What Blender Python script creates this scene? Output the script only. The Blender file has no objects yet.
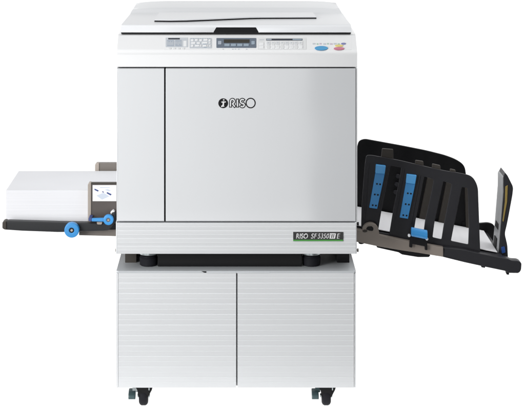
import bpy, bmesh, math
from mathutils import Vector, Matrix
from mathutils.geometry import tessellate_polygon

scene = bpy.context.scene
COL = scene.collection
PI = math.pi

# ------------------------------------------------------------------ measuring
# metres; the machine's front faces lie at y = 0, depth grows along +y, floor z = 0
S, D, ZH, CX = 0.0027, 4.5, 1.547, 237.0
def P(px, py, d=0.0):
    k = (D + d) / D
    return Vector(((px - CX) * S * k, d, ZH - (py + 160.0) * S * k))
def PX(px, d=0.0): return P(px, 0, d).x
def PZ(py, d=0.0): return P(0, py, d).z

# ------------------------------------------------------------------ materials
def new_mat(name):
    m = bpy.data.materials.new(name); m.use_nodes = True
    nt = m.node_tree
    return m, nt, nt.nodes['Principled BSDF']
def plastic(name, col, rough=0.4, var=0.03, bump=0.02, scale=60.0, metallic=0.0, spec=0.5, grain=1400.0):
    m, nt, b = new_mat(name)
    N, L = nt.nodes, nt.links
    tc = N.new('ShaderNodeTexCoord')
    n1 = N.new('ShaderNodeTexNoise'); n1.inputs['Scale'].default_value = scale; n1.inputs['Detail'].default_value = 4
    L.new(tc.outputs['Object'], n1.inputs['Vector'])
    mx = N.new('ShaderNodeMix'); mx.data_type = 'RGBA'
    mx.inputs[6].default_value = (*[c * (1 - var) for c in col], 1)
    mx.inputs[7].default_value = (*[min(1, c * (1 + var)) for c in col], 1)
    L.new(n1.outputs['Fac'], mx.inputs[0]); L.new(mx.outputs[2], b.inputs['Base Color'])
    mr = N.new('ShaderNodeMapRange'); mr.inputs[3].default_value = rough * 0.9; mr.inputs[4].default_value = rough * 1.1
    L.new(n1.outputs['Fac'], mr.inputs[0]); L.new(mr.outputs[0], b.inputs['Roughness'])
    b.inputs['Metallic'].default_value = metallic
    b.inputs['Specular IOR Level'].default_value = spec
    if bump:
        n2 = N.new('ShaderNodeTexNoise'); n2.inputs['Scale'].default_value = grain; n2.inputs['Detail'].default_value = 2
        L.new(tc.outputs['Object'], n2.inputs['Vector'])
        bp = N.new('ShaderNodeBump'); bp.inputs['Strength'].default_value = bump; bp.inputs['Distance'].default_value = 0.0006
        L.new(n2.outputs['Fac'], bp.inputs['Height']); L.new(bp.outputs[0], b.inputs['Normal'])
    return m
def paper(name, col, horizontal=900.0):
    m, nt, b = new_mat(name); N, L = nt.nodes, nt.links
    tc = N.new('ShaderNodeTexCoord'); mp = N.new('ShaderNodeMapping')
    mp.inputs['Scale'].default_value = (3, 3, horizontal)
    n = N.new('ShaderNodeTexNoise'); n.inputs['Scale'].default_value = 1.0; n.inputs['Detail'].default_value = 5
    L.new(tc.outputs['Object'], mp.inputs[0]); L.new(mp.outputs[0], n.inputs['Vector'])
    cr = N.new('ShaderNodeMix'); cr.data_type = 'RGBA'
    cr.inputs[6].default_value = (*[c * 0.90 for c in col], 1); cr.inputs[7].default_value = (*[min(.95, c * 1.05) for c in col], 1)
    L.new(n.outputs['Fac'], cr.inputs[0]); L.new(cr.outputs[2], b.inputs['Base Color'])
    b.inputs['Roughness'].default_value = 0.75; b.inputs['Specular IOR Level'].default_value = 0.25
    bp = N.new('ShaderNodeBump'); bp.inputs['Strength'].default_value = 0.08; bp.inputs['Distance'].default_value = 0.0004
    L.new(n.outputs['Fac'], bp.inputs['Height']); L.new(bp.outputs[0], b.inputs['Normal'])
    return m

WHITE   = plastic('white_plastic', (0.76, 0.775, 0.79), 0.30, 0.012, 0.03, 6.0)
def wavy(m, dist):
    nt = m.node_tree; N, L = nt.nodes, nt.links; b = N['Principled BSDF']
    tc = N.new('ShaderNodeTexCoord'); n = N.new('ShaderNodeTexNoise'); n.inputs['Scale'].default_value = 3.2; n.inputs['Detail'].default_value = 1.0
    L.new(tc.outputs['Object'], n.inputs['Vector'])
    bp = N.new('ShaderNodeBump'); bp.inputs['Strength'].default_value = 1.0; bp.inputs['Distance'].default_value = dist
    L.new(n.outputs['Fac'], bp.inputs['Height']); L.new(bp.outputs[0], b.inputs['Normal']); return m
DOORW   = plastic('gloss_white_plastic', (0.635, 0.65, 0.667), 0.045, 0.012, 0.0, 6.0)
wavy(DOORW, 0.0009)
WHITE2  = plastic('white_ridged_plastic', (0.73, 0.745, 0.76), 0.38, 0.015, 0.03, 6.0)
LIDW    = plastic('lid_plastic', (0.795, 0.81, 0.83), 0.34, 0.012, 0.03, 6.0)
CONS    = plastic('console_plastic', (0.80, 0.807, 0.815), 0.07, 0.01, 0.03, 8.0)
STEEL   = plastic('painted_steel', (0.55, 0.575, 0.595), 0.33, 0.02, 0.02, 12.0)
SEAM    = plastic('seam_dark', (0.02, 0.02, 0.021), 0.6, 0.05, 0.0, spec=0.14)
GAPG    = plastic('inner_grey', (0.42, 0.43, 0.44), 0.6, 0.05, 0.0)
BLACK   = plastic('black_plastic', (0.011, 0.011, 0.012), 0.38, 0.08, 0.06, 40.0, spec=0.14)
CHAR    = plastic('charcoal_plastic', (0.026, 0.026, 0.030), 0.42, 0.08, 0.10, 40.0, spec=0.22)
ARM     = plastic('dark_grey_plastic', (0.026, 0.027, 0.029), 0.45, 0.08, 0.08, 40.0, spec=0.22)
RUBBER  = plastic('rubber', (0.014, 0.014, 0.018), 0.6, 0.1, 0.1, 80.0, spec=0.14)
TAUPE   = plastic('taupe_plastic', (0.165, 0.145, 0.128), 0.42, 0.04, 0.08, 30.0)
TAUPEG  = plastic('brown_grey_plastic', (0.080, 0.067, 0.061), 0.42, 0.04, 0.08, 30.0)
TAUPER  = plastic('warm_grey_plastic', (0.265, 0.228, 0.198), 0.42, 0.04, 0.08, 30.0)
TAUPEL  = plastic('pale_taupe_plastic', (0.36, 0.315, 0.275), 0.42, 0.04, 0.08, 30.0)
TAUPED  = plastic('deep_taupe_plastic', (0.060, 0.054, 0.048), 0.45, 0.05, 0.08, 30.0, spec=0.14)
BLUE    = plastic('blue_plastic', (0.040, 0.275, 0.63), 0.36, 0.04, 0.04, 40.0)
BLUEL   = plastic('pale_blue_plastic', (0.085, 0.39, 0.80), 0.34, 0.04, 0.04, 40.0)
ALU     = plastic('grey_metal', (0.33, 0.34, 0.35), 0.38, 0.05, 0.04, 50.0, metallic=0.35)
BOLT    = plastic('bolt_metal', (0.42, 0.36, 0.31), 0.35, 0.06, 0.0, 200.0, metallic=0.7)
ZINC    = plastic('zinc_metal', (0.55, 0.60, 0.61), 0.35, 0.06, 0.0, 120.0, metallic=0.6)
TEAL    = plastic('blue_grey_plastic', (0.045, 0.082, 0.088), 0.4, 0.06, 0.05, 60.0)
OCHRE   = plastic('ochre_foam', (0.30, 0.215, 0.055), 0.8, 0.12, 0.2, 200.0)
LABELW  = plastic('label_white', (0.82, 0.82, 0.83), 0.5, 0.01, 0.0)
PLATEK  = plastic('nameplate_black', (0.05, 0.05, 0.05), 0.35, 0.03, 0.0, spec=0.14)
GREEN   = plastic('stripe_green', (0.07, 0.33, 0.06), 0.4, 0.03, 0.0)
INK     = plastic('ink_black', (0.012, 0.012, 0.013), 0.35, 0.03, 0.0, spec=0.14)
INKW    = plastic('ink_white', (0.80, 0.80, 0.81), 0.4, 0.02, 0.0)
NAVY    = plastic('ink_navy', (0.04, 0.07, 0.22), 0.5, 0.03, 0.0)
PALEB   = plastic('ink_pale_blue', (0.55, 0.60, 0.68), 0.5, 0.03, 0.0)
GREYP   = plastic('panel_grey', (0.53, 0.56, 0.595), 0.4, 0.03, 0.0)
GREYI   = plastic('indicator_blue_grey', (0.37, 0.415, 0.48), 0.35, 0.05, 0.0)
GREYB   = plastic('panel_border_grey', (0.71, 0.72, 0.725), 0.4, 0.02, 0.0)
KEYW    = plastic('key_white', (0.80, 0.81, 0.82), 0.35, 0.02, 0.0)
KEYG    = plastic('key_grey', (0.66, 0.67, 0.685), 0.35, 0.02, 0.0)
SLATE   = plastic('slate_bezel', (0.125, 0.155, 0.20), 0.3, 0.05, 0.0)
SLATEL  = plastic('pale_slate', (0.30, 0.37, 0.44), 0.3, 0.05, 0.0)
LCD     = plastic('lcd_glass', (0.05, 0.046, 0.038), 0.3, 0.10, 0.0, 90.0, spec=0.14)
BARK    = plastic('indicator_bar', (0.055, 0.06, 0.075), 0.3, 0.05, 0.0, spec=0.14)
STARTB  = plastic('button_blue', (0.075, 0.33, 0.60), 0.35, 0.02, 0.0)
STOPR   = plastic('button_rose', (0.58, 0.20, 0.28), 0.35, 0.02, 0.0)
YELLOW  = plastic('button_yellow', (0.72, 0.60, 0.20), 0.35, 0.02, 0.0)
PAPER   = paper('paper_stack', (0.79, 0.795, 0.82))
SHEET   = paper('paper_sheets', (0.86, 0.86, 0.88), 300.0)

# ------------------------------------------------------------------ objects
ORIGIN = {}
def link(name, me, mat, parent, smooth=True):
    """link mesh (vertices in world metres) as one object with its origin at its centre"""
    if len(me.vertices):
        xs = [v.co for v in me.vertices]
        c = Vector([(min(v[i] for v in xs) + max(v[i] for v in xs)) / 2 for i in range(3)])
        me.transform(Matrix.Translation(-c))
    else:
        c = Vector()
    o = bpy.data.objects.new(name, me); COL.objects.link(o)
    if not me.materials: me.materials.append(mat)
    if smooth:
        me.polygons.foreach_set('use_smooth', [True] * len(me.polygons))
        me.set_sharp_from_angle(angle=math.radians(32))
        wn = o.modifiers.new('weighted_normal', 'WEIGHTED_NORMAL'); wn.keep_sharp = True; wn.weight = 80
    o.location = c - (ORIGIN[parent.name] if parent else Vector())
    if parent: o.parent = parent
    ORIGIN[o.name] = c
    return o
def fin(name, bm, mat, parent, smooth=True):
    bmesh.ops.recalc_face_normals(bm, faces=bm.faces[:])
    me = bpy.data.meshes.new(name); bm.to_mesh(me); bm.free()
    return link(name, me, mat, parent, smooth)
def thing(name, loc, label, cat, group=None):
    o = bpy.data.objects.new(name, None); COL.objects.link(o)
    o.location = loc; o.empty_display_size = 0.1
    o['label'] = label; o['category'] = cat
    if group: o['group'] = group
    ORIGIN[o.name] = Vector(loc)
    return o

def extrude_bm(bm, prof, axis, a0, a1, bev=0.0, seg=2):
    """prof: 2-D outline; axis X -> (y,z), Y -> (x,z), Z -> (x,y)"""
    def mk(p, a):
        return {'X': (a, p[0], p[1]), 'Y': (p[0], a, p[1]), 'Z': (p[0], p[1], a)}[axis]
    v0 = [bm.verts.new(mk(p, a0)) for p in prof]; v1 = [bm.verts.new(mk(p, a1)) for p in prof]
    n = len(prof)
    caps = [bm.faces.new(v0), bm.faces.new(v1[::-1])]
    for i in range(n):
        bm.faces.new((v0[i], v1[i], v1[(i + 1) % n], v0[(i + 1) % n]))
    if bev:
        es = list({e for f in caps for e in f.edges})
        bmesh.ops.bevel(bm, geom=es, offset=bev, segments=seg, profile=0.6, affect='EDGES', clamp_overlap=True)
def extr(name, prof, axis, a0, a1, mat, parent, bev=0.0, seg=2):
    bm = bmesh.new(); extrude_bm(bm, prof, axis, a0, a1, bev, seg)
    return fin(name, bm, mat, parent)
def box_bm(bm, x0, x1, y0, y1, z0, z1, bev=0.0, seg=2):
    r = bmesh.ops.create_cube(bm, size=1.0)
    M = Matrix.Translation(((x0 + x1) / 2, (y0 + y1) / 2, (z0 + z1) / 2)) @ Matrix.Diagonal((abs(x1 - x0), abs(y1 - y0), abs(z1 - z0), 1))
    bmesh.ops.transform(bm, matrix=M, verts=r['verts'])
    if bev:
        es = list({e for v in r['verts'] for e in v.link_edges})
        bmesh.ops.bevel(bm, geom=es, offset=bev, segments=seg, profile=0.5, affect='EDGES', clamp_overlap=True)
def box(name, x0, x1, y0, y1, z0, z1, mat, parent, bev=0.0, seg=2):
    bm = bmesh.new(); box_bm(bm, x0, x1, y0, y1, z0, z1, bev, seg)
    return fin(name, bm, mat, parent)
def rnd(pts, r, n=5):
    """round the corners of a polygon; r a number or one per corner"""
    out = []; m = len(pts)
    for i in range(m):
        a, b, c = Vector(pts[i - 1]), Vector(pts[i]), Vector(pts[(i + 1) % m])
        ri = r[i] if isinstance(r, (list, tuple)) else r
        la, lc = (a - b).length, (c - b).length
        t = min(ri, la * 0.48, lc * 0.48)
        if t <= 1e-6: out.append(tuple(b)); continue
        p, q = b + (a - b) / la * t, b + (c - b) / lc * t
        for k in range(n + 1):
            u = k / n
            out.append(tuple(p * (1 - u) ** 2 + b * 2 * u * (1 - u) + q * u ** 2))
    return out
def shape_mesh(name, loops, thick, bev):
    """flat outline with holes -> solid with rounded edges, in local (x, y) with z the thickness"""
    cu = bpy.data.curves.new(name, 'CURVE'); cu.dimensions = '2D'; cu.fill_mode = 'BOTH'
    bev = min(bev, thick * 0.45)
    cu.extrude = thick / 2 - bev; cu.bevel_depth = bev; cu.bevel_resolution = 2 if bev else 0; cu.offset = -bev
    for lp in loops:
        sp = cu.splines.new('POLY'); sp.points.add(len(lp) - 1); sp.use_cyclic_u = True
        for q, p in zip(sp.points, lp): q.co = (p[0], p[1], 0, 1)
    o = bpy.data.objects.new(name, cu); COL.objects.link(o)
    dg = bpy.context.evaluated_depsgraph_get()
    me = bpy.data.meshes.new_from_object(o.evaluated_get(dg))
    bpy.data.objects.remove(o); bpy.data.curves.remove(cu)
    me.materials.clear()
    return me
def prism(name, pts, d0, d1, mat, parent, bev=0.0012, holes=(), world=False):
    """outline in photo measure taken at depth d0, pulled straight back to depth d1"""
    cv = (lambda p: p) if world else (lambda p: (P(p[0], p[1], d0).x, P(p[0], p[1], d0).z))
    loops = [[cv(p) for p in lp] for lp in [pts, *holes]]
    me = shape_mesh(name, loops, d1 - d0, bev)
    dm = (d0 + d1) / 2
    me.transform(Matrix(((1, 0, 0, 0), (0, 0, 1, dm), (0, 1, 0, 0), (0, 0, 0, 1))))
    bm = bmesh.new(); bm.from_mesh(me); bpy.data.meshes.remove(me)
    bmesh.ops.remove_doubles(bm, verts=bm.verts[:], dist=1e-6)
    return fin(name, bm, mat, parent)
def lathe(name, centre, prof, axis, mat, parent, n=40):
    """prof: (offset along axis, radius)"""
    bm = bmesh.new(); rings = []
    for a, r in prof:
        ring = []
        for i in range(n):
            t = 2 * PI * i / n; u, v = max(r, 1e-5) * math.cos(t), max(r, 1e-5) * math.sin(t)
            co = {'X': (a, u, v), 'Y': (u, a, v), 'Z': (u, v, a)}[axis]
            ring.append(bm.verts.new(Vector(co) + Vector(centre)))
        rings.append(ring)
    for r0, r1 in zip(rings, rings[1:]):
        for i in range(n): bm.faces.new((r0[i], r0[(i + 1) % n], r1[(i + 1) % n], r1[i]))
    bm.faces.new(rings[0]); bm.faces.new(rings[-1][::-1])
    return fin(name, bm, mat, parent)
def knob_prof(r, t, e=0.0015):
    return [(0, r * 0.3), (0, r - e * 1.6), (e * 0.4, r - e * 0.5), (e, r), (t - e, r), (t, r - e), (t, r * 0.3)]

# ================================================================== CABINET
cabinet = thing('cabinet', (0, 0.3, 0), 'low white two door cabinet with horizontal ridges, standing on black casters', 'cabinet')
zb, zt = PZ(388), PZ(271)
box('carcass', PX(117.0), PX(355.4), 0.0195, 0.60, zb, zt - 0.007, GAPG, cabinet)
for a, b in ((116.3, 118.1), (354.2, 355.9)):
    extr('side_panel', rnd([(0.002, zb), (0.61, zb), (0.61, zt - 0.0065), (0.002, zt - 0.0065)], 0.003), 'X', PX(a), PX(b), WHITE2, cabinet, 0.0012)
extr('top_panel', rnd([(PX(116.3), 0.0), (PX(355.9), 0.0), (PX(355.9), 0.61), (PX(116.3), 0.61)], 0.006), 'Z', zt - 0.006, zt, STEEL, cabinet, 0.0022, 3)
box('back_panel', PX(118.2), PX(354.1), 0.600, 0.609, zb, zt - 0.007, WHITE2, cabinet)
def ridged(z0, z1, n, step, back):
    """louvred front: every slat leans inward towards its foot, the next one steps out again"""
    pr = [(back, z1)]
    h = (z1 - z0) / n
    for i in range(n):
        a = z1 - i * h
        pr += [(0.0003, a - (0.0003 if i else 0)), (0.0, a - 0.0010), (step * .62, a - h * .5), (step * .62 - .0006, a - h * .5 - .0004), (step * .62 - .0005, a - h * .5 - .0012), (step, a - h + 0.0001)]
    pr.append((back, z0))
    out = []
    for p in pr:
        if not out or (Vector(p) - Vector(out[-1])).length > 1e-6: out.append(p)
    return out
for a, b in ((118.4, 236.1), (237.5, 354.0)):
    dr = extr('door', ridged(PZ(387.9), PZ(272.6), 11, 0.0013, 0.018), 'X', PX(a), PX(b), WHITE2, cabinet)
gr = box('finger_grip', PX(206.5), PX(236.0), -0.0015, 0.012, PZ(272.7), PZ(271.2) - 0.0035, WHITE2, cabinet, 0.0008)
box('finger_grip', PX(237.6), PX(269.5), -0.0015, 0.012, PZ(272.7), PZ(271.2) - 0.0035, WHITE2, cabinet, 0.0008)
prism('door_notch', [(201.5, 271.3), (206.3, 271.3), (206.3, 272.8), (204, 272.6)], -0.001, 0.004, SEAM, cabinet, 0.0003)  # dark wedge standing for a notch in the door top
def caster(px, d):
    c = P(px, 0, d); z_top = zb
    o = prism('caster', [(c.x + a * S, z) for a, z in [(-8.4, 0.0668), (9.8, 0.0668), (9.6, 0.0560), (8.6, 0.0470), (6.6, 0.0370), (5.2, 0.0290), (4.6, 0.0275), (-4.4, 0.0275), (-5.0, 0.0290), (-5.8, 0.0440), (-6.6, 0.0500), (-8.2, 0.0560)]],
              d - 0.018, d + 0.030, BLACK, cabinet, 0.002, world=True)
    r = 0.026; x0, x1 = c.x - 0.0128, c.x + 0.0128
    w = lathe('wheel', (x0, d + 0.004, r), [(0, r * .35), (0.0005, r * .72), (0.003, r * .90), (0.0075, r), (0.018, r), (0.0225, r * .90), (0.0251, r * .72), (0.0256, r * .35)], 'X', RUBBER, o)
    lathe('axle_bolt', (x0 - 0.004, d + 0.004, r), [(0, 0.003), (0.0, 0.0055), (0.034, 0.0055), (0.034, 0.003)], 'X', ZINC, o, 16)
    bm = bmesh.new()
    extrude_bm(bm, rnd([(d - 0.030, 0.026), (d - 0.012, 0.022), (d + 0.012, 0.030), (d + 0.014, 0.044), (d - 0.012, 0.043), (d - 0.030, 0.036)], 0.006), 'X', c.x - 0.040, c.x - 0.0215, 0.0062, 4)
    fin('brake_pedal', bm, TEAL, o)
    extr('pedal_arm', rnd([(d - 0.010, 0.038), (d + 0.012, 0.038), (d + 0.016, 0.066), (d - 0.004, 0.066)], 0.004), 'X', c.x - 0.030, c.x - 0.0165, ZINC if px < 200 else TEAL, o, 0.003)
    box('bracket', c.x + 0.0145, c.x + 0.0175, d - 0.022, d + 0.01, 0.048, 0.0655, ZINC, o, 0.001)
    return o
for cpx, cd_ in ((143.6, 0.06), (326.2, 0.06), (154.4, 0.545), (317.6, 0.545)): caster(cpx, cd_)

# ================================================================== DUPLICATOR
dup = thing('duplicator', (0, 0.3, zt), 'large white digital duplicator with closed lid, standing on the ridged white cabinet', 'duplicator')
# --- base and feet
zbb = PZ(254)
box('base_block', PX(157.5, .042), PX(302, .042), 0.044, 0.50, zt + 0.0006, zbb + 0.004, BLACK, dup, 0.002)
for a, b in ((125.0, 136.5), (337.0, 349.5)):
    box('base_bracket', PX(a, .088), PX(b, .088), 0.088, 0.40, PZ(262.9, .088), zbb + 0.004, TAUPED if a < 200 else BLACK, dup, 0.0015)
for px in (148.6, 311.5):
    c = P(px, 0, 0.062)
    f = lathe('foot', (c.x, 0.064, zt + 0.0004), [(0, .008), (0, .0215), (.002, .0240), (.022, .0250), (.024, .0235), (.028, .0225), (.0285, .008)], 'Z', RUBBER, dup, 36)
    lathe('washer', (c.x, 0.064, zt + 0.031), [(0, .008), (0, .0245), (.001, .0255), (.0065, .0255), (.0075, .0245), (.0075, .008)], 'Z', ZINC, f, 36)
    lathe('spindle', (c.x, 0.064, zt + 0.0286), [(0, .004), (0, .008), (.018, .008), (.018, .004)], 'Z', ZINC, f, 20)
# --- shell
Z51, Z67, Z68 = PZ(51.2), PZ(67.0), PZ(68.3)
Z1 = PZ(34.6, .06)
box('chassis', PX(118.5), PX(355.2), 0.022, 0.606, zbb + 0.005, Z67 + 0.01, SEAM, dup)
for a, b in ((116.6, 117.6), (355.9, 357.4)):
    w = rnd([(PX(a), 0.003), (PX(b), 0.003), (PX(b), 0.618), (PX(a), 0.618)], [0.004, 0.002, 0.004, 0.004] if a < 200 else [0.002, 0.006, 0.004, 0.004])
    extr('side_cover', w, 'Z', PZ(221.7), Z67 - 0.0035, WHITE, dup, 0.0012)
    w2 = [(x + (-0.002 if a < 200 else -0.0015), y) for x, y in w]
    sc = extr('lower_side_cover', w2, 'Z', zbb, PZ(222.4), WHITE, dup, 0.0012)
    sx = PX(a) - 0.004 if a < 200 else PX(b) - 0.0005
    lathe('screw', (sx, 0.012, PZ(251.3)), [(0, .002), (0, .0035), (.0012, .0048), (.0045, .0048), (.0045, .002)], 'X', TAUPE, sc, 18)
    if a > 200:
        lathe('screw', (sx, 0.012, PZ(222.6) - .006), [(0, .002), (0, .0035), (.0012, .0048), (.0050, .0048), (.0050, .002)], 'X', SEAM, sc, 18)
box('rear_cover', PX(118), PX(355.8), 0.607, 0.617, zbb, Z67, WHITE, dup, 0.002)
# console: sloping control deck above a plain band
cons = rnd([(0.0, Z67), (0.0, Z51), (0.060, Z1), (0.075, Z1 + 0.001), (0.612, Z1 + 0.001), (0.612, Z67)], [0.0015, 0.010, 0.006, 0.0, 0.004, 0.002])
extr('scanner_housing', cons, 'X', PX(116.7), PX(357.2), CONS, dup, 0.0045, 3)
box('scanner_glass', PX(125, .08), PX(347, .08), 0.085, 0.57, Z1 + 0.0012, Z1 + 0.0022, LCD, dup)

# --- front panels
def flat_front(z0, z1):      # smooth sheet whose foot turns in
    return [(0.018, z1), (0.0022, z1), (0.0006, z1 - 0.0010), (0.0, z1 - 0.003), (0.0, z0 + 0.003), (0.0006, z0 + 0.0010), (0.0022, z0), (0.018, z0)]
extr('front_panel', flat_front(PZ(221.6), Z68), 'X', PX(117.7), PX(164.2), DOORW, dup, 0.0012)
door = extr('front_door', flat_front(PZ(221.6), Z68), 'X', PX(165.6), PX(355.7), DOORW, dup, 0.0015)
lower = extr('lower_panel', ridged(PZ(253.9), PZ(222.9), 4, 0.0010, 0.018), 'X', PX(117.0), PX(356.0), WHITE2, dup)

# --- flat marks on the front: strokes and text as thin relief
def ribbon(bm, pts, w, y0, y1, closed=False):
    n = len(pts); L_, R_ = [], []
    for i in range(n):
        p = Vector(pts[i])
        a = Vector(pts[i - 1]) if (i or closed) else p
        b = Vector(pts[(i + 1) % n]) if (i < n - 1 or closed) else p
        t1 = (p - a); t2 = (b - p)
        if t1.length < 1e-9: t1 = t2
        if t2.length < 1e-9: t2 = t1
        t1.normalize(); t2.normalize()
        t = (t1 + t2); t = t.normalized() if t.length > 1e-6 else t1
        nn = Vector((-t.y, t.x)); c = max(0.5, nn.dot(Vector((-t1.y, t1.x))))
        L_.append(p + nn * (w / 2 / c)); R_.append(p - nn * (w / 2 / c))
    def V(q, y): return bm.verts.new((q.x, y, q.y))
    A = [V(q, y0) for q in L_]; B = [V(q, y0) for q in R_]
    A2 = [V(q, y1) for q in L_]; B2 = [V(q, y1) for q in R_]
    m = n if closed else n - 1
    for i in range(m):
        j = (i + 1) % n
        bm.faces.new((A[i], A[j], B[j], B[i])); bm.faces.new((A[i], A2[i], A2[j], A[j])); bm.faces.new((B[j], B2[j], B2[i], B[i]))
    if not closed:
        bm.faces.new((A[0], B[0], B2[0], A2[0])); bm.faces.new((A[-1], A2[-1], B2[-1], B[-1]))
def pz(pts, y): return [(P(a, b, 0).x, P(a, b, 0).z) for a, b in pts]
def arc(cx, cy, rx, ry, a0, a1, n=14):
    return [(cx + rx * math.cos(math.radians(a0 + (a1 - a0) * i / n)), cy - ry * math.sin(math.radians(a0 + (a1 - a0) * i / n))) for i in range(n + 1)]
# emblem disc with its mark, and four outlined letters
ec = P(223.2, 103.2, 0)
emb = lathe('emblem', (ec.x, -0.0004, ec.z), [(0, .004), (0, 4.9 * S), (0.0012, 4.9 * S), (0.0012, .004)], 'Y', INK, door, 56)
bm = bmesh.new()
for st, w in (([(223.75, 99.3), (223.70, 100.4)], 1.5), ([(223.5, 101.2), (223.3, 104.6), (222.8, 105.6), (222.1, 106.2), (221.2, 106.3)], 1.45),
              ([(221.4, 102.0), (224.0, 102.0), (225.8, 101.8)], 1.0), ([(223.3, 105.4), (224.0, 106.6)], 1.0)):
    ribbon(bm, pz(st, 0), w * S, -0.0008 - 0.0001 * w, -0.0003)
fin('emblem_mark', bm, INKW, door)
letters = [
    [[(230.5, 106.6), (230.5, 102.4)] + arc(232.4, 101.3, 1.9, 2.0, 180, -75, 14) + [(232.2, 103.3)], [(232.4, 103.6), (234.9, 106.6)]],
    [[(237.5, 99.4), (237.5, 106.6)]],
    [arc(242.3, 101.25, 1.9, 1.95, 35, 270, 12)[:-1] + arc(242.3, 104.95, 1.9, 1.75, 90, -145, 12)],
]
def longer(st, e):
    a, b, c, d = Vector(st[0]), Vector(st[1]), Vector(st[-2]), Vector(st[-1])
    return [tuple(a + (a - b).normalized() * e)] + st[1:-1] + [tuple(d + (d - c).normalized() * e)]
bm = bmesh.new(); q = 0
for lt in letters:
    for st in lt: ribbon(bm, pz(longer(st, 0.85), 0), 2.9 * S, -0.0006 - q * 0.00003, 0.0005); q += 1
ribbon(bm, pz(arc(250.6, 103.0, 4.55, 4.75, 0, 360, 48)[:-1], 0), 1.05 * S, -0.0005, 0.0005, True)
fin('logo_outline', bm, INK, door, False)
bm = bmesh.new(); q = 0
for lt in letters:
    for st in lt: ribbon(bm, pz(st, 0), 1.25 * S, -0.0010 - q * 0.00003, -0.0004); q += 1
fin('logo_inline', bm, WHITE, door, False)

def text_bm(bm, body, x, z, h, y, shear=0.0, xs=1.0, depth=0.0004, off=0.0):
    cu = bpy.data.curves.new('t', 'FONT'); cu.body = body; cu.size = 1.0; cu.extrude = 0.0; cu.offset = off
    o = bpy.data.objects.new('t', cu); COL.objects.link(o)
    me = bpy.data.meshes.new_from_object(o.evaluated_get(bpy.context.evaluated_depsgraph_get()))
    bpy.data.objects.remove(o); bpy.data.curves.remove(cu)
    k = h / 0.70; mx = max(v.co.x for v in me.vertices)
    t = bmesh.new(); t.from_mesh(me); bpy.data.meshes.remove(me)
    r = bmesh.ops.extrude_face_region(t, geom=t.faces[:])
    for v in [g for g in r['geom'] if isinstance(g, bmesh.types.BMVert)]: v.co.z = 1.0
    for v in t.verts:
        a, b, c = v.co
        v.co = (x + (a * xs + b * shear) * k, y - depth * (1 - c), z + b * k)
    tm = bpy.data.meshes.new('t'); t.to_mesh(tm); t.free(); bm.from_mesh(tm); bpy.data.meshes.remove(tm)
    return mx * xs * k
# nameplate on the ridged lower panel
plate = prism('nameplate', [(293.2, 232.0), (343.2, 232.0), (343.2, 239.7), (293.2, 239.7)], -0.0016, 0.004, PLATEK, lower, 0.0003)
prism('nameplate_stripe', [(293.2, 239.75), (343.2, 239.75), (343.2, 241.2), (293.2, 241.2)], -0.0016, 0.004, GREEN, lower, 0.0003)
bm = bmesh.new()
zt_ = PZ(238.4)
yb = -0.0016
def fit(body, x0, x1, h, **k):
    t = bmesh.new(); w = text_bm(t, body, 0, 0, h, 0); t.free()
    text_bm(bm, body, PX(x0), zt_, h, yb, xs=(PX(x1) - PX(x0)) / w, **k)
fit('RISO', 295.8, 307.6, 5.0 * S, shear=0.12, off=0.018)
fit('SF', 310.6, 316.4, 5.0 * S, shear=0.2, off=0.008)
fit('5350', 317.4, 328.6, 5.0 * S, shear=0.2, off=0.008)
fit('E', 336.3, 339.4, 5.0 * S, shear=0.2, off=0.008)
def para(x0, x1, y0, y1, dep, sh=0.2):
    z0, z1 = PZ(y1), PZ(y0); s_ = (z1 - z0) * sh
    f = [bm.verts.new((x, yb - dep, z)) for x, z in ((PX(x0), z0), (PX(x1), z0), (PX(x1) + s_, z1), (PX(x0) + s_, z1))]
    bk = [bm.verts.new((v.co.x, yb + 0.0005, v.co.z)) for v in f]
    bm.faces.new(f)
    for i in range(4): bm.faces.new((f[i], bk[i], bk[(i + 1) % 4], f[(i + 1) % 4]))
para(329.4, 330.9, 233.4, 238.4, .0004); para(331.8, 332.7, 233.4, 238.4, .0004); para(333.5, 335.0, 233.4, 238.4, .0004)
para(329.6, 335.2, 233.1, 233.9, .0005); para(329.4, 335.0, 237.8, 238.5, .0005)
fin('nameplate_lettering', bm, INKW, lower, False)

# --- scanner lid
LX0, LX1 = PX(120.4, .06), PX(351.7, .06)
ZL, ZLB = PZ(24.6, .06), PZ(32.3, .06)
prof = rnd([(0.058, ZLB), (0.060, ZL), (0.338, ZL + 0.0004), (0.366, ZL + 0.0150), (0.430, ZL + 0.0190), (0.560, ZL + 0.0175), (0.590, ZL + 0.008), (0.592, ZLB)],
           [0.001, 0.009, 0.012, 0.026, 0.04, 0.03, 0.02, 0.001], 6)
bm = bmesh.new(); extrude_bm(bm, prof, 'X', LX0, LX1, 0.005, 4)
for px_ in (-0.30, -0.285, -0.26, -0.22, 0.22, 0.26, 0.28, 0.295):
    bmesh.ops.bisect_plane(bm, geom=bm.verts[:] + bm.edges[:] + bm.faces[:], plane_co=(px_, 0, 0), plane_no=(1, 0, 0))
for v in bm.verts:           # the lid narrows a little towards its rear hump, whose ends lean in
    t = max(0, min(1, (v.co.z - ZL) / 0.020)); u = max(0, min(1, (v.co.y - 0.06) / 0.285)); f = max(0, min(1, (v.co.z - ZLB) / (ZL - ZLB)))
    v.co.z -= t * 0.0075 * max(0, (abs(v.co.x) - 0.22) / 0.10) ** 2.2
    v.co.x -= math.copysign((0.007 * u + 0.007 * t ** 1.5 + 0.002 * f) * abs(v.co.x) / 0.32, v.co.x)
lid = fin('scanner_lid', bm, LIDW, dup)
cut = prism('cutter', [(213.6, 35.5), (213.6, 32.3), (216.2, 27.9), (256.0, 27.9), (258.6, 32.3), (258.6, 35.5)], 0.045, 0.086, SEAM, None, 0.0)
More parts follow.
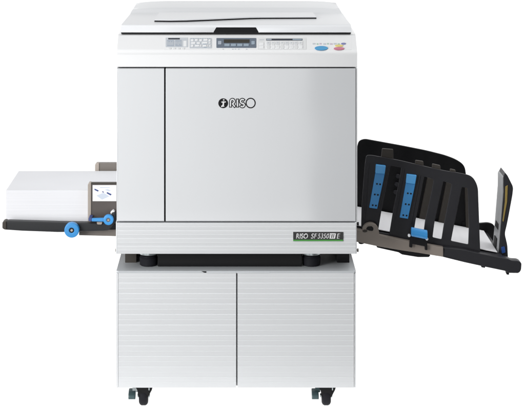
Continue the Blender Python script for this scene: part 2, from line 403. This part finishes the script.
mod = lid.modifiers.new('b', 'BOOLEAN'); mod.object = cut; mod.operation = 'DIFFERENCE'; mod.solver = 'EXACT'
me = bpy.data.meshes.new_from_object(lid.evaluated_get(bpy.context.evaluated_depsgraph_get()))
lid.modifiers.clear(); wn = lid.modifiers.new('weighted_normal', 'WEIGHTED_NORMAL'); wn.keep_sharp = True; old = lid.data; lid.data = me; bpy.data.meshes.remove(old); me.name = 'scanner_lid'
bpy.data.objects.remove(cut)
me.polygons.foreach_set('use_smooth', [True] * len(me.polygons)); me.set_sharp_from_angle(angle=math.radians(32))
prism('grip_recess', [(213.4, 32.6), (216.4, 27.95), (255.8, 27.95), (258.8, 32.6)], 0.0605, 0.0845, BLACK, lid, 0.0)
box('lid_gap_fill', LX0 + 0.002, LX1 - 0.002, 0.0605, 0.588, Z1 + 0.0024, ZLB - 0.0004, SEAM, lid)  # dark filler standing for the shaded gap under the lid
def on_lid(px, py):          # point of the photo measure lying on the lid's flat top
    k = (ZH - ZL) / (S * (py + 160)); return ((px - CX) * S * k, D * (k - 1))
front = [on_lid(*q) for q in ((154.4, 21.9), (170, 22.1), (186, 21.9), (202, 21.3), (228, 20.2), (250, 19.25), (262, 19.05), (316.4, 18.9))]
xr = front[-1][0]; xl = front[0][0]
pl = front + [(xr - 0.004, 0.325), (xl + 0.004, 0.325)]
ins = [(x, y + 0.0015) for x, y in front] + [(xr - 0.006, 0.323), (xl + 0.006, 0.323)]
extr('lid_shadow_gap', ins, 'Z', ZL - 0.0004, ZL + 0.0040, SEAM, lid)  # dark strip painted as the shadow gap under the raised plate
extr('lid_plate', pl, 'Z', ZL + 0.0040, ZL + 0.0066, LIDW, lid, 0.0008)

# --- control panel on the sloping deck
A0, A1 = Vector((0, 0, Z51)), Vector((0, 0.060, Z1))
U = (A1 - A0).normalized(); NRM = Vector((0, -U.z, U.y))
CAM = Vector((0, -D, ZH))
def CP(px, py, h=0.0):
    q = P(px, py, 0) - CAM
    t = (A0 + NRM * h - CAM).dot(NRM) / q.dot(NRM)
    return CAM + q * t
def slab_bm(bm, pts, h0, h1):
    a = [CP(*p) for p in pts]
    b = [bm.verts.new(v + NRM * h1) for v in a]; c = [bm.verts.new(v + NRM * h0) for v in a]
    n = len(a); bm.faces.new(b)
    for i in range(n): bm.faces.new((b[i], c[i], c[(i + 1) % n], b[(i + 1) % n]))
def slab(name, pts, h0, h1, mat, parent):
    bm = bmesh.new(); slab_bm(bm, pts, h0, h1); return fin(name, bm, mat, parent)
def rect(x0, y0, x1, y1, r=0.0):
    q = [(x0, y0), (x1, y0), (x1, y1), (x0, y1)]
    return rnd(q, r, 4) if r else q
def ell(cx, cy, rx, ry): return arc(cx, cy, rx, ry, 0, 360, 28)[:-1]
panel = slab('control_panel', rect(163.5, 36.6, 351.5, 49.7, 1.0), -0.0004, 0.0002, CONS, dup)
slab('indicator_panel', rect(165.6, 37.8, 188.0, 47.2, 0.6), -0.0002, 0.0007, GREYP, panel)
slab('indicator_light', rect(168.2, 38.2, 179.8, 39.6), 0.0002, 0.0010, BARK, panel)
slab('indicator_window', rect(167.0, 40.2, 174.0, 46.4), 0.0002, 0.0009, GREYI, panel)
slab('indicator_window', rect(175.2, 40.2, 181.6, 46.4), 0.0002, 0.0009, GREYI, panel)
slab('indicator_window', rect(183.4, 41.0, 186.4, 46.6), 0.0002, 0.0009, KEYW, panel)
slab('selector_panel', rect(189.5, 38.2, 211.8, 48.4, 0.6), -0.0002, 0.0007, GREYP, panel)
for x, y, w in ((191, 39.6, 2.6), (195, 39.4, 2.8), (199.4, 39.6, 2.6), (203.6, 39.2, 4.0), (208.6, 39.8, 2.0),
                (191.2, 42.4, 4.2), (196.8, 42.6, 3.2), (202.2, 42.2, 5.2), (191.0, 45.2, 2.4), (195.0, 45.0, 4.2), (202.6, 45.2, 4.6)):
    slab('key', rect(x, y, x + w, y + 1.7, 0.5), 0.0003, 0.0018, KEYW, panel)
for x, y, w in ((195.4, 44.2, 3.6), (203.0, 44.0, 3.6), (203.8, 47.1, 3.0)):
    slab('key_legend', rect(x, y, x + w, y + 0.5), 0.0004, 0.0010, SLATEL, panel)
for x in (168.5, 173, 177.5, 182): slab('key', rect(x, 48.0, x + 2.6, 49.3, 0.4), 0.0001, 0.0014, GREYB, panel)
disp = slab('display', rect(216.4, 38.3, 256.2, 47.9, 0.5), -0.0002, 0.0012, SLATE, panel)
slab('screen', rect(223.8, 39.7, 249.6, 43.2), 0.0006, 0.0014, LCD, panel)
for i in range(4): slab('key', rect(224.4 + i * 6.4, 44.3, 229.6 + i * 6.4, 46.5, 0.5), 0.0008, 0.0022, SLATEL, panel)
for x in (218.0, 251.4): slab('key', rect(x, 41.5, x + 3.4, 44.8, 0.6), 0.0008, 0.0022, SLATEL if x > 240 else GREYI, panel)
for x in (222.3, 232.0, 234.6, 238.0, 245.8): slab('key_legend', rect(x, 48.9, x + 1.5, 49.6), 0.0001, 0.0008, GREYP, panel)
slab('keypad_panel', rect(257.6, 38.0, 306.2, 49.6, 0.6), -0.0002, 0.0007, GREYB, panel)
slab('keypad_panel', rect(265.3, 41.1, 303.2, 49.3, 0.4), 0.0002, 0.0010, KEYW, panel)
slab('indicator_bar', rect(266.2, 38.9, 302.4, 40.7, 0.3), 0.0003, 0.0013, BARK, panel)
slab('indicator_light', rect(266.6, 39.2, 271.6, 40.4), 0.0008, 0.0016, GREYI, panel)
slab('indicator_light', rect(292.6, 39.2, 302.0, 40.4), 0.0008, 0.0016, SLATEL, panel)
slab('key_legend', rect(259.4, 39.6, 263.8, 40.4), 0.0003, 0.0010, GREYP, panel)
for i in range(8):
    x = 266.4 + i * 4.6
    slab('key', rect(x, 41.8, x + 3.8, 45.4, 0.7), 0.0006, 0.0022, GREYB if i % 2 else KEYG, panel)
    slab('key', rect(x, 46.0, x + 3.8, 48.9, 0.7), 0.0006, 0.0022, KEYW if i % 3 else GREYB, panel)
for y in (43.0, 46.2): slab('key', rect(259.6, y, 263.6, y + 2.2, 0.6), 0.0003, 0.0018, KEYW, panel)
for i in range(5):
    slab('key_legend', rect(167.6 + i * 1.25, 41.4 + (i % 2), 168.3 + i * 1.25, 45.2), 0.0006, 0.0011, GREYP, panel)
    slab('key_legend', rect(175.8 + i * 1.2, 41.6, 176.4 + i * 1.2, 44.0 + (i % 3) * .7), 0.0006, 0.0011, GREYP, panel)
for i in range(9):
    slab('key_legend', rect(190.6 + i * 2.3, 38.5, 192.0 + i * 2.3, 38.85), 0.0004, 0.0010, SLATEL, panel)
for x, y in ((206.2, 45.4), (208.8, 45.4), (208.6, 42.4), (199.6, 45.3)):
    slab('key', rect(x, y, x + 2.0, y + 1.4, 0.4), 0.0003, 0.0018, GREYB, panel)
for i in range(8):
    x = 267.0 + i * 4.6
    slab('key_legend', rect(x + 0.5, 42.9, x + 2.1, 43.9), 0.0018, 0.0025, GREYP, panel)
    if i % 3 != 1: slab('key_legend', rect(x + 0.4, 47.0, x + 2.2, 47.6), 0.0018, 0.0025, GREYB, panel)
slab('start_key', ell(321.3, 48.5, 6.6, 2.05), 0.0001, 0.0020, STARTB, panel)
slab('stop_key', ell(339.0, 48.9, 5.3, 1.35), 0.0001, 0.0020, STOPR, panel)
slab('test_key', ell(339.0, 46.0, 4.2, 0.95), 0.0001, 0.0018, YELLOW, panel)
slab('reset_key', ell(343.5, 43.9, 2.4, 0.75), 0.0001, 0.0018, plastic('button_violet', (0.20, 0.21, 0.42), 0.35, 0.02, 0), panel)
tint = [GREYP, plastic('ink_mint', (0.42, 0.55, 0.47), 0.4, 0.02, 0), plastic('ink_mauve', (0.56, 0.49, 0.56), 0.4, 0.02, 0)]
for i, (x, w) in enumerate(((312.6, 2.8), (316.6, 1.8), (319.4, 2.2), (323.2, 2.8), (327.0, 1.8), (329.8, 2.8), (333.6, 3.0), (337.6, 2.2))):
    slab('key_legend', rect(x, 43.2 + (i % 2) * 0.25, x + w, 44.5 + (i % 2) * 0.25), 0.0001, 0.0008, tint[i % 3], panel)

# ------------------------------------------------------------------ FEED TRAY (left of the machine)
feed = prism('feed_tray', rnd([(4.5, 222.4), (120, 224.0), (120, 229.5), (30, 229.0), (4.5, 227.6)], 1.0), 0.142, 0.470, ARM, dup, 0.002)
arm = prism('tray_arm', rnd([(3.0, 222.2), (8.0, 221.2), (60.0, 222.7), (100.0, 223.6), (109.0, 221.0), (111.5, 213.5), (115.2, 213.0), (116.0, 221.5), (109.0, 230.4), (104.0, 231.0), (76.0, 231.6), (60.0, 232.4), (22.0, 231.0), (4.2, 229.8), (2.8, 228.2)],
            [1.2, 1, 4, 4, 3, 1.5, 1.2, 2, 2, 3, 4, 4, 4, 1.5, 1]), 0.112, 0.138, ARM, feed, 0.003)
prism('tray_end_cap', rnd([(2.3, 222.4), (4.2, 221.3), (6.4, 221.4), (6.4, 229.7), (4.0, 229.6), (2.2, 228.2)], 0.8), 0.1085, 0.140, TAUPED, feed, 0.0022)
prism('lower_cover', rnd([(79, 229.5), (117.2, 229.5), (117.2, 236.3), (79, 235.4)], 0.6), 0.139, 0.42, TAUPE, feed, 0.0015)
prism('side_guide', rnd([(90.9, 183.0), (118.0, 183.0), (118.0, 229.0), (90.9, 229.0)], 0.4), 0.146, 0.164, TAUPEG, feed, 0.001)
prism('guide_flange', rnd([(87.8, 184.6), (89.0, 182.8), (91.1, 182.8), (91.1, 223.5), (87.8, 223.5)], 0.4), 0.143, 0.164, TAUPEL, feed, 0.001)
prism('guide_rim', [(91.2, 182.7), (118.0, 182.7), (118.0, 184.0), (91.2, 184.0)], 0.1430, 0.149, TAUPED, feed, 0.0006)
prism('rear_guide', rnd([(98.8, 163.2), (119.0, 163.2), (119.0, 222), (98.8, 222)], 0.5), 0.452, 0.472, TAUPE, feed, 0.001)
prism('rear_guide_flange', rnd([(95.0, 164.6), (96.6, 163.2), (99.0, 163.2), (99.0, 222), (95.0, 222)], 0.5), 0.449, 0.472, TAUPEL, feed, 0.001)
# instruction sticker with its little drawing
prism('instruction_label', rnd([(92.6, 185.1), (116.4, 185.1), (116.4, 201.2), (92.6, 201.2)], 0.3), 0.1452, 0.1462, LABELW, feed, 0.0002)
bm = bmesh.new()
def mark(bm, pts, y=0.1446):
    f = [bm.verts.new((P(a, b, y).x, y, P(a, b, y).z)) for a, b in pts]
    g = [bm.verts.new((v.co.x, y + 0.0008, v.co.z)) for v in f]
    bm.faces.new(f)
    for i in range(len(f)): bm.faces.new((f[i], g[i], g[(i + 1) % len(f)], f[(i + 1) % len(f)]))
mark(bm, [(94.6, 188.6), (98.6, 190.4), (98.0, 191.6), (94.4, 189.9)])
mark(bm, [(107.0, 192.0), (111.6, 194.2), (110.6, 195.5), (106.6, 193.3)])
mark(bm, [(102.3, 191.3), (104.0, 191.9), (103.6, 192.6), (102.0, 192.0)])
fin('label_arrow', bm, NAVY, feed, False)
bm = bmesh.new()
mark(bm, [(96.6, 195.6), (103.4, 192.8), (109.4, 196.2), (102.0, 199.6)], 0.1449)
mark(bm, [(100.0, 187.0), (109.8, 187.0), (109.8, 187.9), (100.0, 187.9)], 0.1449)
mark(bm, [(104.6, 189.6), (107.6, 188.9), (111.0, 190.5), (108.4, 191.4)], 0.1449)
fin('label_drawing', bm, PALEB, feed, False)
# blue wheels
def blue_wheel(px, py, r, d0, t, hub):
    c = P(px, py, d0)
    k = (D + d0) / D * S
    o = lathe('guide_knob', c, [(t, r * k * .4), (t, r * k - .001), (t - .001, r * k), (.0022, r * k), (.0006, r * k - .001), (0, r * k - .0028), (0.0, hub * k + .0014), (.0012, hub * k), (.004, hub * k), (.004, .002)], 'Y', BLUE, feed, 56)
    lathe('knob_hub', c + Vector((0, 0.0022, 0)), [(0, .0012), (0, hub * k - .0004), (.004, hub * k - .0004), (.004, .001)], 'Y', SEAM if hub > 2.2 else TAUPE, feed, 28)
    lathe('knob_bolt', c + Vector((0, -0.0012 + .002, 0)), [(0, .0012), (0, hub * k * .50), (.0006, hub * k * .58), (.003, hub * k * .58), (.003, .001)], 'Y', BOLT, feed, 6)
blue_wheel(71.6, 230.5, 7.4, 0.094, 0.018, 2.6)
blue_wheel(108.3, 220.2, 5.1, 0.094, 0.014, 2.0)
prism('lever', rnd([(91.6, 218.6), (105.5, 218.2), (105.5, 221.8), (91.6, 221.6)], 0.9), 0.100, 0.110, BLUE, feed, 0.0018)
prism('lever_tip', rnd([(88.4, 218.2), (91.8, 218.4), (91.8, 221.4), (88.6, 221.2)], 0.6), 0.100, 0.142, NAVY, feed, 0.001)
prism('lever_stop', rnd([(96.6, 222.0), (102.4, 222.0), (101.6, 224.6), (97.2, 224.6)], 0.9), 0.106, 0.112, TAUPEL, feed, 0.001)
prism('catch', rnd([(110.2, 212.6), (113.2, 210.2), (114.8, 212.0), (113.8, 214.6), (111.2, 214.6)], 0.6), 0.128, 0.146, LABELW, feed, 0.001)

# ------------------------------------------------------------------ OUTPUT TRAY (right of the machine)
rail = [(352, 229.0), (362.5, 230.5)] + [(370.6 + 8.2 * math.cos(math.radians(a)), 231.4 - 8.2 * math.sin(math.radians(a))) for a in range(160, 5, -14)] + \
       [(379.5, 235.2), (410, 241.6), (443.2, 247.6), (443.2, 257.0), (419, 253.0), (400.5, 250.3), (376.7, 246.2), (356, 241.8), (352, 241.0)]
out = prism('output_tray', rail, 0.150, 0.170, TAUPER, dup, 0.0015)
prism('tray_rail', rnd([(443.3, 247.4), (465, 250.0), (480, 253.6), (498, 257.0), (508, 258.8), (511.5, 260.6), (518.5, 260.9), (521.8, 263.2), (521.2, 270.6), (518.8, 273.4), (508.5, 273.2), (505.5, 271.2), (487, 267.4), (465, 262.6), (443.3, 257.2)],
                       [0.3, 3, 3, 3, 2, 1.5, 2, 2, 2, 1.5, 1.5, 1.5, 3, 3, 0.3]), 0.150, 0.182, CHAR, out, 0.003)
k1, k2 = (D + .44) / D, (D + .19) / D
def rear_pt(px, py):         # a point seen at the tray's rear, expressed at depth .19
    return (CX + (px - CX) * k1 / k2, -160 + (py + 160) * k1 / k2)
p0, p1 = rear_pt(386, 212.3), rear_pt(461, 226.6)
sl = (p1[1] - p0[1]) / (p1[0] - p0[0])
def line(px, off=0.0): return p0[1] + sl * (px - p0[0]) + off
prism('tray_floor', [(352, line(352, 2.5)), (502, line(502, 2.5)), (502, line(502, 5.5)), (352, line(352, 5.5))], 0.1785, 0.462, CHAR, out, 0.001)
prism('under_frame', rnd([(376, 245.0), (402, 250.0), (419.0, 252.6), (430.5, 255.2), (429.0, 257.2), (418.0, 257.2), (402, 254.6), (398.5, 252.4), (377.0, 247.6)], 0.8), 0.156, 0.40, BLACK, out, 0.0012)
for q in ([(480.5, 264.5), (485.5, 265.8), (485.0, 268.0), (481.5, 267.4)], [(505.8, 270.6), (509.5, 271.5), (509.0, 275.0), (506.6, 274.6)]):
    prism('rail_stud', rnd(q, 0.6), 0.156, 0.176, BLACK, out, 0.001)
prism('tray_bolt', ell(361.4, 243.0, 2.8, 1.3), 0.153, 0.175, BLACK, out, 0.001)
prism('pivot_slot', rnd([(366.0, 229.2), (367.6, 226.6), (371.8, 226.2), (373.6, 228.4), (372.8, 231.0), (369.0, 230.6)], 0.9), 0.1484, 0.1525, SEAM, out, 0.0004)
prism('pivot_pin', ell(364.9, 231.0, 2.4, 1.3), 0.1480, 0.1530, TAUPED, out, 0.0004)
# front fence with four windows
fence_pts = rnd([(361.0, 236.5), (361.6, 208.0), (365.0, 163.5), (366.4, 155.2), (371.5, 155.2), (400, 160.4), (430, 167.5), (446, 171.0), (461, 173.2), (472.5, 176.0), (478.0, 186.0), (480.4, 254.5), (443.3, 248.6), (410, 242.6), (379.0, 237.2)],
                [0.5, 2, 3, 2.5, 3, 6, 6, 6, 6, 9, 8, 0.5, 2, 2, 1])
slots = [rnd([(390.5, 165.6), (401.4, 167.6), (400.2, 176.0), (392.7, 213.6), (389.3, 234.3), (377.9, 232.4), (381.3, 211.7)], [1.5, 1.5, 4, 4, 1, 1, 4]),
         rnd([(424.3, 176.4), (433.8, 179.4), (432.0, 190.0), (425.3, 220.0), (423.3, 235.0), (413.6, 233.0), (416.0, 218.2)], [1.5, 1.5, 4, 4, 1, 1, 4]),
         rnd([(443.3, 181.2), (451.8, 184.0), (444.0, 223.8), (441.6, 239.5), (432.6, 237.4), (434.5, 222.3)], [1.5, 1.5, 4, 1.2, 1.2, 4]),
         rnd([(462.0, 186.8), (467.6, 188.2), (469.0, 226.2), (468.3, 244.6), (451.0, 241.0), (454.0, 225.6)], [1.5, 1.5, 4, 1.2, 1.2, 4])]
fence = prism('side_fence', fence_pts, 0.172, 0.178, CHAR, out, 0.0016, [s_[::-1] for s_ in slots])
# raised ribs left and right of the windows
for a in (((363.6, 226), (368.0, 163), (369.2, 163), (365.0, 226)), ((388.4, 167), (389.4, 167.2), (380.0, 208), (378.6, 207.6)), ((403.6, 168.4), (404.8, 168.8), (395.6, 219), (394.2, 218.6)), ((419.6, 175), (420.8, 175.4), (411.6, 224), (410.2, 223.6))):
    prism('fence_rib', list(a), 0.1702, 0.1735, CHAR, out, 0.0006)
def ruler(cap, body, holes):
    prism('ruler', rnd(body, 0.5), 0.1665, 0.1735, BLUE, out, 0.0010)
    prism('ruler_cap', rnd(cap, 0.8), 0.1625, 0.1735, BLUEL, out, 0.0018)
    for x, y in holes:
        bm = bmesh.new(); mark(bm, ell(x, y, 0.92, 0.92), 0.1661); fin('ruler_hole', bm, SEAM, out, False)
ruler([(376.0, 164.6), (385.9, 165.8), (384.7, 174.4), (375.4, 173.3)], [(375.4, 173.0), (384.8, 174.2), (377.2, 209.0), (369.2, 207.8)],
      [(377.0, 183.9), (380.1, 184.3), (374.8, 194.5), (377.9, 194.9), (372.7, 205.2), (375.9, 205.6)])
ruler([(406.8, 174.2), (416.8, 175.4), (415.2, 184.4), (406.0, 183.1)], [(406.0, 182.8), (415.3, 184.2), (408.0, 219.0), (399.8, 217.6)],
      [(407.8, 193.3), (410.9, 193.7), (405.7, 204.1), (408.9, 204.6), (403.3, 215.2), (406.6, 215.6)])
# tabs behind the fence's top edge
for t in ([(380.6, 164), (382.2, 148.6), (393.2, 149.4), (393.6, 164)], [(414.5, 168), (415.6, 160.2), (423.4, 161.4), (424, 170)], [(431.5, 172), (432.4, 163.8), (440.4, 165.6), (441, 174)], [(449.5, 176), (450.2, 168.9), (455.6, 170.0), (456, 178)]):
    prism('fence_tab', rnd(t, 1.0), 0.1785, 0.186, TAUPED, out, 0.001)
# rear fence, its ribs, and the wall closing the tray's far corner
back = prism('rear_fence', rnd([(354, 217), (356.6, 150.0), (358.6, 141.0), (364.5, 138.8), (403, 145.8), (427, 150.6), (446, 155.4), (457.0, 159.8), (464.8, 165.5), (466.4, 176.0), (468.0, 234.0), (440, 230)],
                              [0.5, 4, 4, 4, 6, 6, 6, 6, 6, 6, 1, 1]), 0.450, 0.458, BLACK, out, 0.0025)
for q in ([(427.6, 178), (434.6, 178), (425.6, 222), (418.6, 222)], [(446.6, 182), (453.6, 182), (444.4, 226), (437.8, 226)], [(465.0, 186), (469.6, 186), (470.4, 230), (466.2, 230)]):
    prism('rear_rib', q, 0.436, 0.4505, TAUPED, out, 0.001)
for y in (176.6, 184.6, 192.4):
    lathe('rear_stud', P(398.2 - (y - 176) * .16, y, 0.440), [(0, .002), (0, .0052), (.002, .0065), (.011, .0065)], 'Y', CHAR, out, 16)
prism('corner_wall', rnd([(462, 221.6), (479, 223.4), (488.5, 222.6), (494.4, 224.8), (496.6, 234.0), (498.5, 258.0), (462, 250.0)], [0, 1, 3, 3, 3, 1, 1]), 0.446, 0.458, BLACK, out, 0.002)
x_in = P(488.9, 0, .44).x
# end stop: leaf-shaped plate with a grey inner face
ed = 0.205
leaf = rnd([(503.4, 176.2), (505.2, 172.6), (507.6, 175.6), (513.4, 187.2), (512.6, 195.0), (507.4, 223.0), (504.8, 234.0), (507.6, 245.5), (508.2, 262.0), (498.2, 262.0), (501.0, 226.0), (503.8, 192.0)], [1, 1, 1, 3, 3, 6, 3, 4, 1, 1, 8, 8])
stop = prism('end_stop', leaf, ed, ed + 0.080, CHAR, out, 0.002)
prism('stop_liner', [(502.5, 178.6), (503.5, 176.4), (503.75, 192.0), (500.9, 226.0), (498.1, 262.0), (496.6, 262.0), (499.6, 226.0), (502.3, 192.0)], ed - 0.001, ed + 0.084, ALU, out, 0.0008)
prism('stop_pad', rnd([(505.4, 186.6), (507.9, 185.2), (507.2, 202.0), (503.6, 222.0), (502.6, 221.0), (505.0, 202.0)], 0.5), ed - 0.0022, ed + 0.003, OCHRE, out, 0.0008)
for x, y0_, y1_, da, db in ((497.9, 240.5, 249.5, .022, .062), (499.8, 225.5, 231.0, .016, .066)):
    a = P(x, y0_, ed); b = P(x - 0.8, y1_, ed)
    bm = bmesh.new()
    vs = [bm.verts.new(v) for v in ((a.x - .0012, ed + da, a.z), (a.x - .0012, ed + db, a.z), (b.x - .0012, ed + db, b.z), (b.x - .0012, ed + da, b.z))]
    ws = [bm.verts.new(v.co + Vector((0.004, 0, 0))) for v in vs]
    bm.faces.new(vs); bm.faces.new(ws[::-1])
    for i in range(4): bm.faces.new((vs[i], ws[i], ws[(i + 1) % 4], vs[(i + 1) % 4]))
    fin('liner_window', bm, SEAM, out, False)
prism('stop_release', rnd([(501.4, 247.4), (504.8, 246.6), (505.6, 252.6), (502.0, 253.6)], 0.8), ed - 0.005, ed + 0.004, plastic('deep_blue_plastic', (0.012, 0.06, 0.25), 0.4, 0.05, 0.03), out, 0.001)
# blue clip on the front rail
prism('clip_bracket', rnd([(410.2, 235.0), (427.2, 238.6), (427.4, 250.4), (424.9, 250.0), (425.0, 246.6), (412.3, 244.0), (412.0, 247.8), (409.4, 247.2)], 0.4), 0.140, 0.1515, BLACK, out, 0.0012)
a, b = P(411.2, 231.6, .132), P(427.3, 234.8, .132)
bm = bmesh.new()
ax = (b - a); ln = ax.length; nseg = 28
prev = None
for u, rr in ((0, .5), (0, .85), (.02, 1), (.98, 1), (1, .85), (1, .5)):
    ring = [bm.verts.new(a + ax * u + Vector((0, math.cos(2 * PI * i / nseg) * 0.009 * rr, math.sin(2 * PI * i / nseg) * 0.0128 * rr))) for i in range(nseg)]
    if prev:
        for i in range(nseg): bm.faces.new((prev[i], prev[(i + 1) % nseg], ring[(i + 1) % nseg], ring[i]))
    else: bm.faces.new(ring)
    prev = ring
bm.faces.new(prev[::-1])
fin('clip', bm, BLUE, out)
for x, y in ((409.3, 235.8), (427.0, 239.2)):
    lathe('clip_pin', P(x, y, .134), [(0, .0015), (0, .0028), (.001, .0038), (.008, .0038)], 'Y', LABELW, out, 18)

# ================================================================== PAPER
zp0, zp1 = PZ(222.3, .17), PZ(190.4, .17)
xs0 = PX(5.9, .17)
import random
rg = random.Random(7); bm = bmesh.new(); rows = []
nl = 46
for i in range(nl):          # sheets squared up by hand: each little batch sits a fraction off the next
    jx, jy = rg.uniform(-0.0005, 0.0005), rg.uniform(-0.0001, 0.0001)
    for z in (zp0 + (zp1 - zp0) * i / nl, zp0 + (zp1 - zp0) * (i + 0.985) / nl):
        rows.append([bm.verts.new((x, y, z)) for x, y in ((xs0 + jx, 0.170 + jy), (xs0 + 0.330 + jx, 0.170 + jy), (xs0 + 0.330 + jx, 0.445 + jy), (xs0 + jx, 0.445 + jy))])
for a, b in zip(rows, rows[1:]):
    for k in range(4): bm.faces.new((a[k], a[(k + 1) % 4], b[(k + 1) % 4], b[k]))
bm.faces.new(rows[0][::-1]); bm.faces.new(rows[-1])
pk = fin('paper_stack', bm, PAPER, None, False)
pk['label'] = 'thick stack of blank white paper on the left feed tray'; pk['category'] = 'paper stack'
def L3(px, off): return (px, line(px, off))
pr = prism('printed_sheets', [L3(353, 0), L3(497.2, 0), L3(497.2, .72), L3(353, .72)], 0.185, 0.440, SHEET, None, 0.0003)
pr['label'] = 'thin pile of white sheets lying inside the black output tray'; pr['category'] = 'paper'

# ================================================================== SETTING
fl = bmesh.new(); bmesh.ops.create_circle(fl, cap_ends=True, radius=9.0, segments=96)
bmesh.ops.translate(fl, verts=fl.verts[:], vec=(0, 8.88, 0))
fm, nt, b = new_mat('translucent_white_acrylic')
N, L = nt.nodes, nt.links
N.remove(b)
tr = N.new('ShaderNodeBsdfTranslucent'); tr.inputs[0].default_value = (0.97, 0.97, 0.97, 1)  # added sheet lets world light up from below, leaving no contact shadow
df = N.new('ShaderNodeBsdfDiffuse'); df.inputs[0].default_value = (0.9, 0.9, 0.9, 1)
nz = N.new('ShaderNodeTexNoise'); nz.inputs['Scale'].default_value = 3.0
mr = N.new('ShaderNodeMapRange'); mr.inputs[3].default_value = 0.03; mr.inputs[4].default_value = 0.05
L.new(nz.outputs['Fac'], mr.inputs[0])
ms = N.new('ShaderNodeMixShader'); L.new(mr.outputs[0], ms.inputs[0]); L.new(tr.outputs[0], ms.inputs[1]); L.new(df.outputs[0], ms.inputs[2])
L.new(ms.outputs[0], N['Material Output'].inputs[0])
floor = fin('floor', fl, fm, None, False); floor['kind'] = 'structure'
floor['label'] = 'added white floor sheet, lit through from below, under the cabinet'; floor['category'] = 'floor'

# ------------------------------------------------------------------ light
w = bpy.data.worlds.new('World'); scene.world = w; w.use_nodes = True
N, L = w.node_tree.nodes, w.node_tree.links
bg = N['Background']; bg.inputs['Color'].default_value = (1, 1, 1, 1)
tc = N.new('ShaderNodeTexCoord'); sp = N.new('ShaderNodeSeparateXYZ'); L.new(tc.outputs['Generated'], sp.inputs[0])
def ramp(axis, a, b, v0, v1):
    r = N.new('ShaderNodeMapRange'); r.interpolation_type = 'SMOOTHSTEP'
    for k, v in ((1, a), (2, b)): r.inputs[k].default_value = v
    for k, v in ((3, v0), (4, v1)):
        if hasattr(v, 'links'): L.new(v, r.inputs[k])
        else: r.inputs[k].default_value = v
    L.new(sp.outputs[axis], r.inputs[0]); return r.outputs[0]
# studio surroundings by direction: white behind the machine and below the sheet, dimmer above, dark towards the camera side
W_BACK, W_TOP, W_LEFT, W_RIGHT, W_FUP, W_BELOW, W_CARD, W_DARK = 1.12, 0.56, 0.33, 0.00, 1.60, 2.2, 3.3, 0.02
back = ramp('Z', 0.30, 0.55, W_BACK, W_TOP)
front = ramp('X', -0.7, 0.5, W_LEFT, W_RIGHT)
fup = ramp('X', -0.6, 0.6, W_FUP, W_FUP * 0.30)
front_up = ramp('Z', 0.30, 0.6, front, fup)
above = ramp('Y', -0.20, 0.25, front_up, back)
# white card added to the world light low behind the camera, shading off to its right, where its edge is mirrored in the door
card = ramp('X', -0.09, 0.05, W_CARD, W_CARD * 0.74)
glow = N.new('ShaderNodeMath'); glow.operation = 'MULTIPLY'; L.new(card, glow.inputs[0]); L.new(ramp('Z', -0.2200, -0.2175, 1.35, 1.0), glow.inputs[1]); card = glow.outputs[0]  # brighter strip added along the card's foot, mirrored low in the door
card = ramp('X', 0.039, 0.050, card, W_DARK)
card = ramp('X', -0.26, -0.22, W_DARK, card)
card = ramp('Z', -0.30, -0.26, W_DARK, card)
below = ramp('Y', -0.22, -0.03, card, W_BELOW)
tot = ramp('Z', -0.06, -0.02, below, above)
L.new(tot, bg.inputs['Strength'])

def softbox(name, loc, target, sx, sy, power, col=(1, 1, 1), spread=PI):
    ld = bpy.data.lights.new(name, 'AREA'); ld.shape = 'RECTANGLE'; ld.size = sx; ld.size_y = sy; ld.energy = power; ld.color = col; ld.spread = spread
    o = bpy.data.objects.new(name, ld); COL.objects.link(o); o.location = loc
    o.rotation_euler = (Vector(target) - Vector(loc)).to_track_quat('-Z', 'Y').to_euler()
    return o
softbox('key_softbox', (-1.75, -1.85, 1.05), (-0.2, 0.1, 0.6), 1.0, 1.5, 57)
softbox('tray_fill', (0.95, 0.40, 1.38), (0.45, 0.32, 0.5), 0.6, 0.6, 0.85, spread=math.radians(75))  # added fill lamp, brightens the sheets in the output tray

# ------------------------------------------------------------------ camera
cd = bpy.data.cameras.new('camera'); cam = bpy.data.objects.new('camera', cd); COL.objects.link(cam)
cam.location = CAM; cam.rotation_euler = (PI / 2, 0, 0)
cd.sensor_width = 36.0; cd.lens = 36.0 * D / (525 * S)
cd.shift_x = (262.5 - CX) / 525; cd.shift_y = -(204.5 + 160) / 525
cd.clip_end = 100
scene.camera = cam

vs = scene.view_settings
vs.view_transform = 'Standard'; vs.look = 'None'; vs.exposure = 0.0; vs.gamma = 1.0; vs.use_curve_mapping = False
scene.cycles.use_denoising = True
scene.cycles.max_bounces = 10
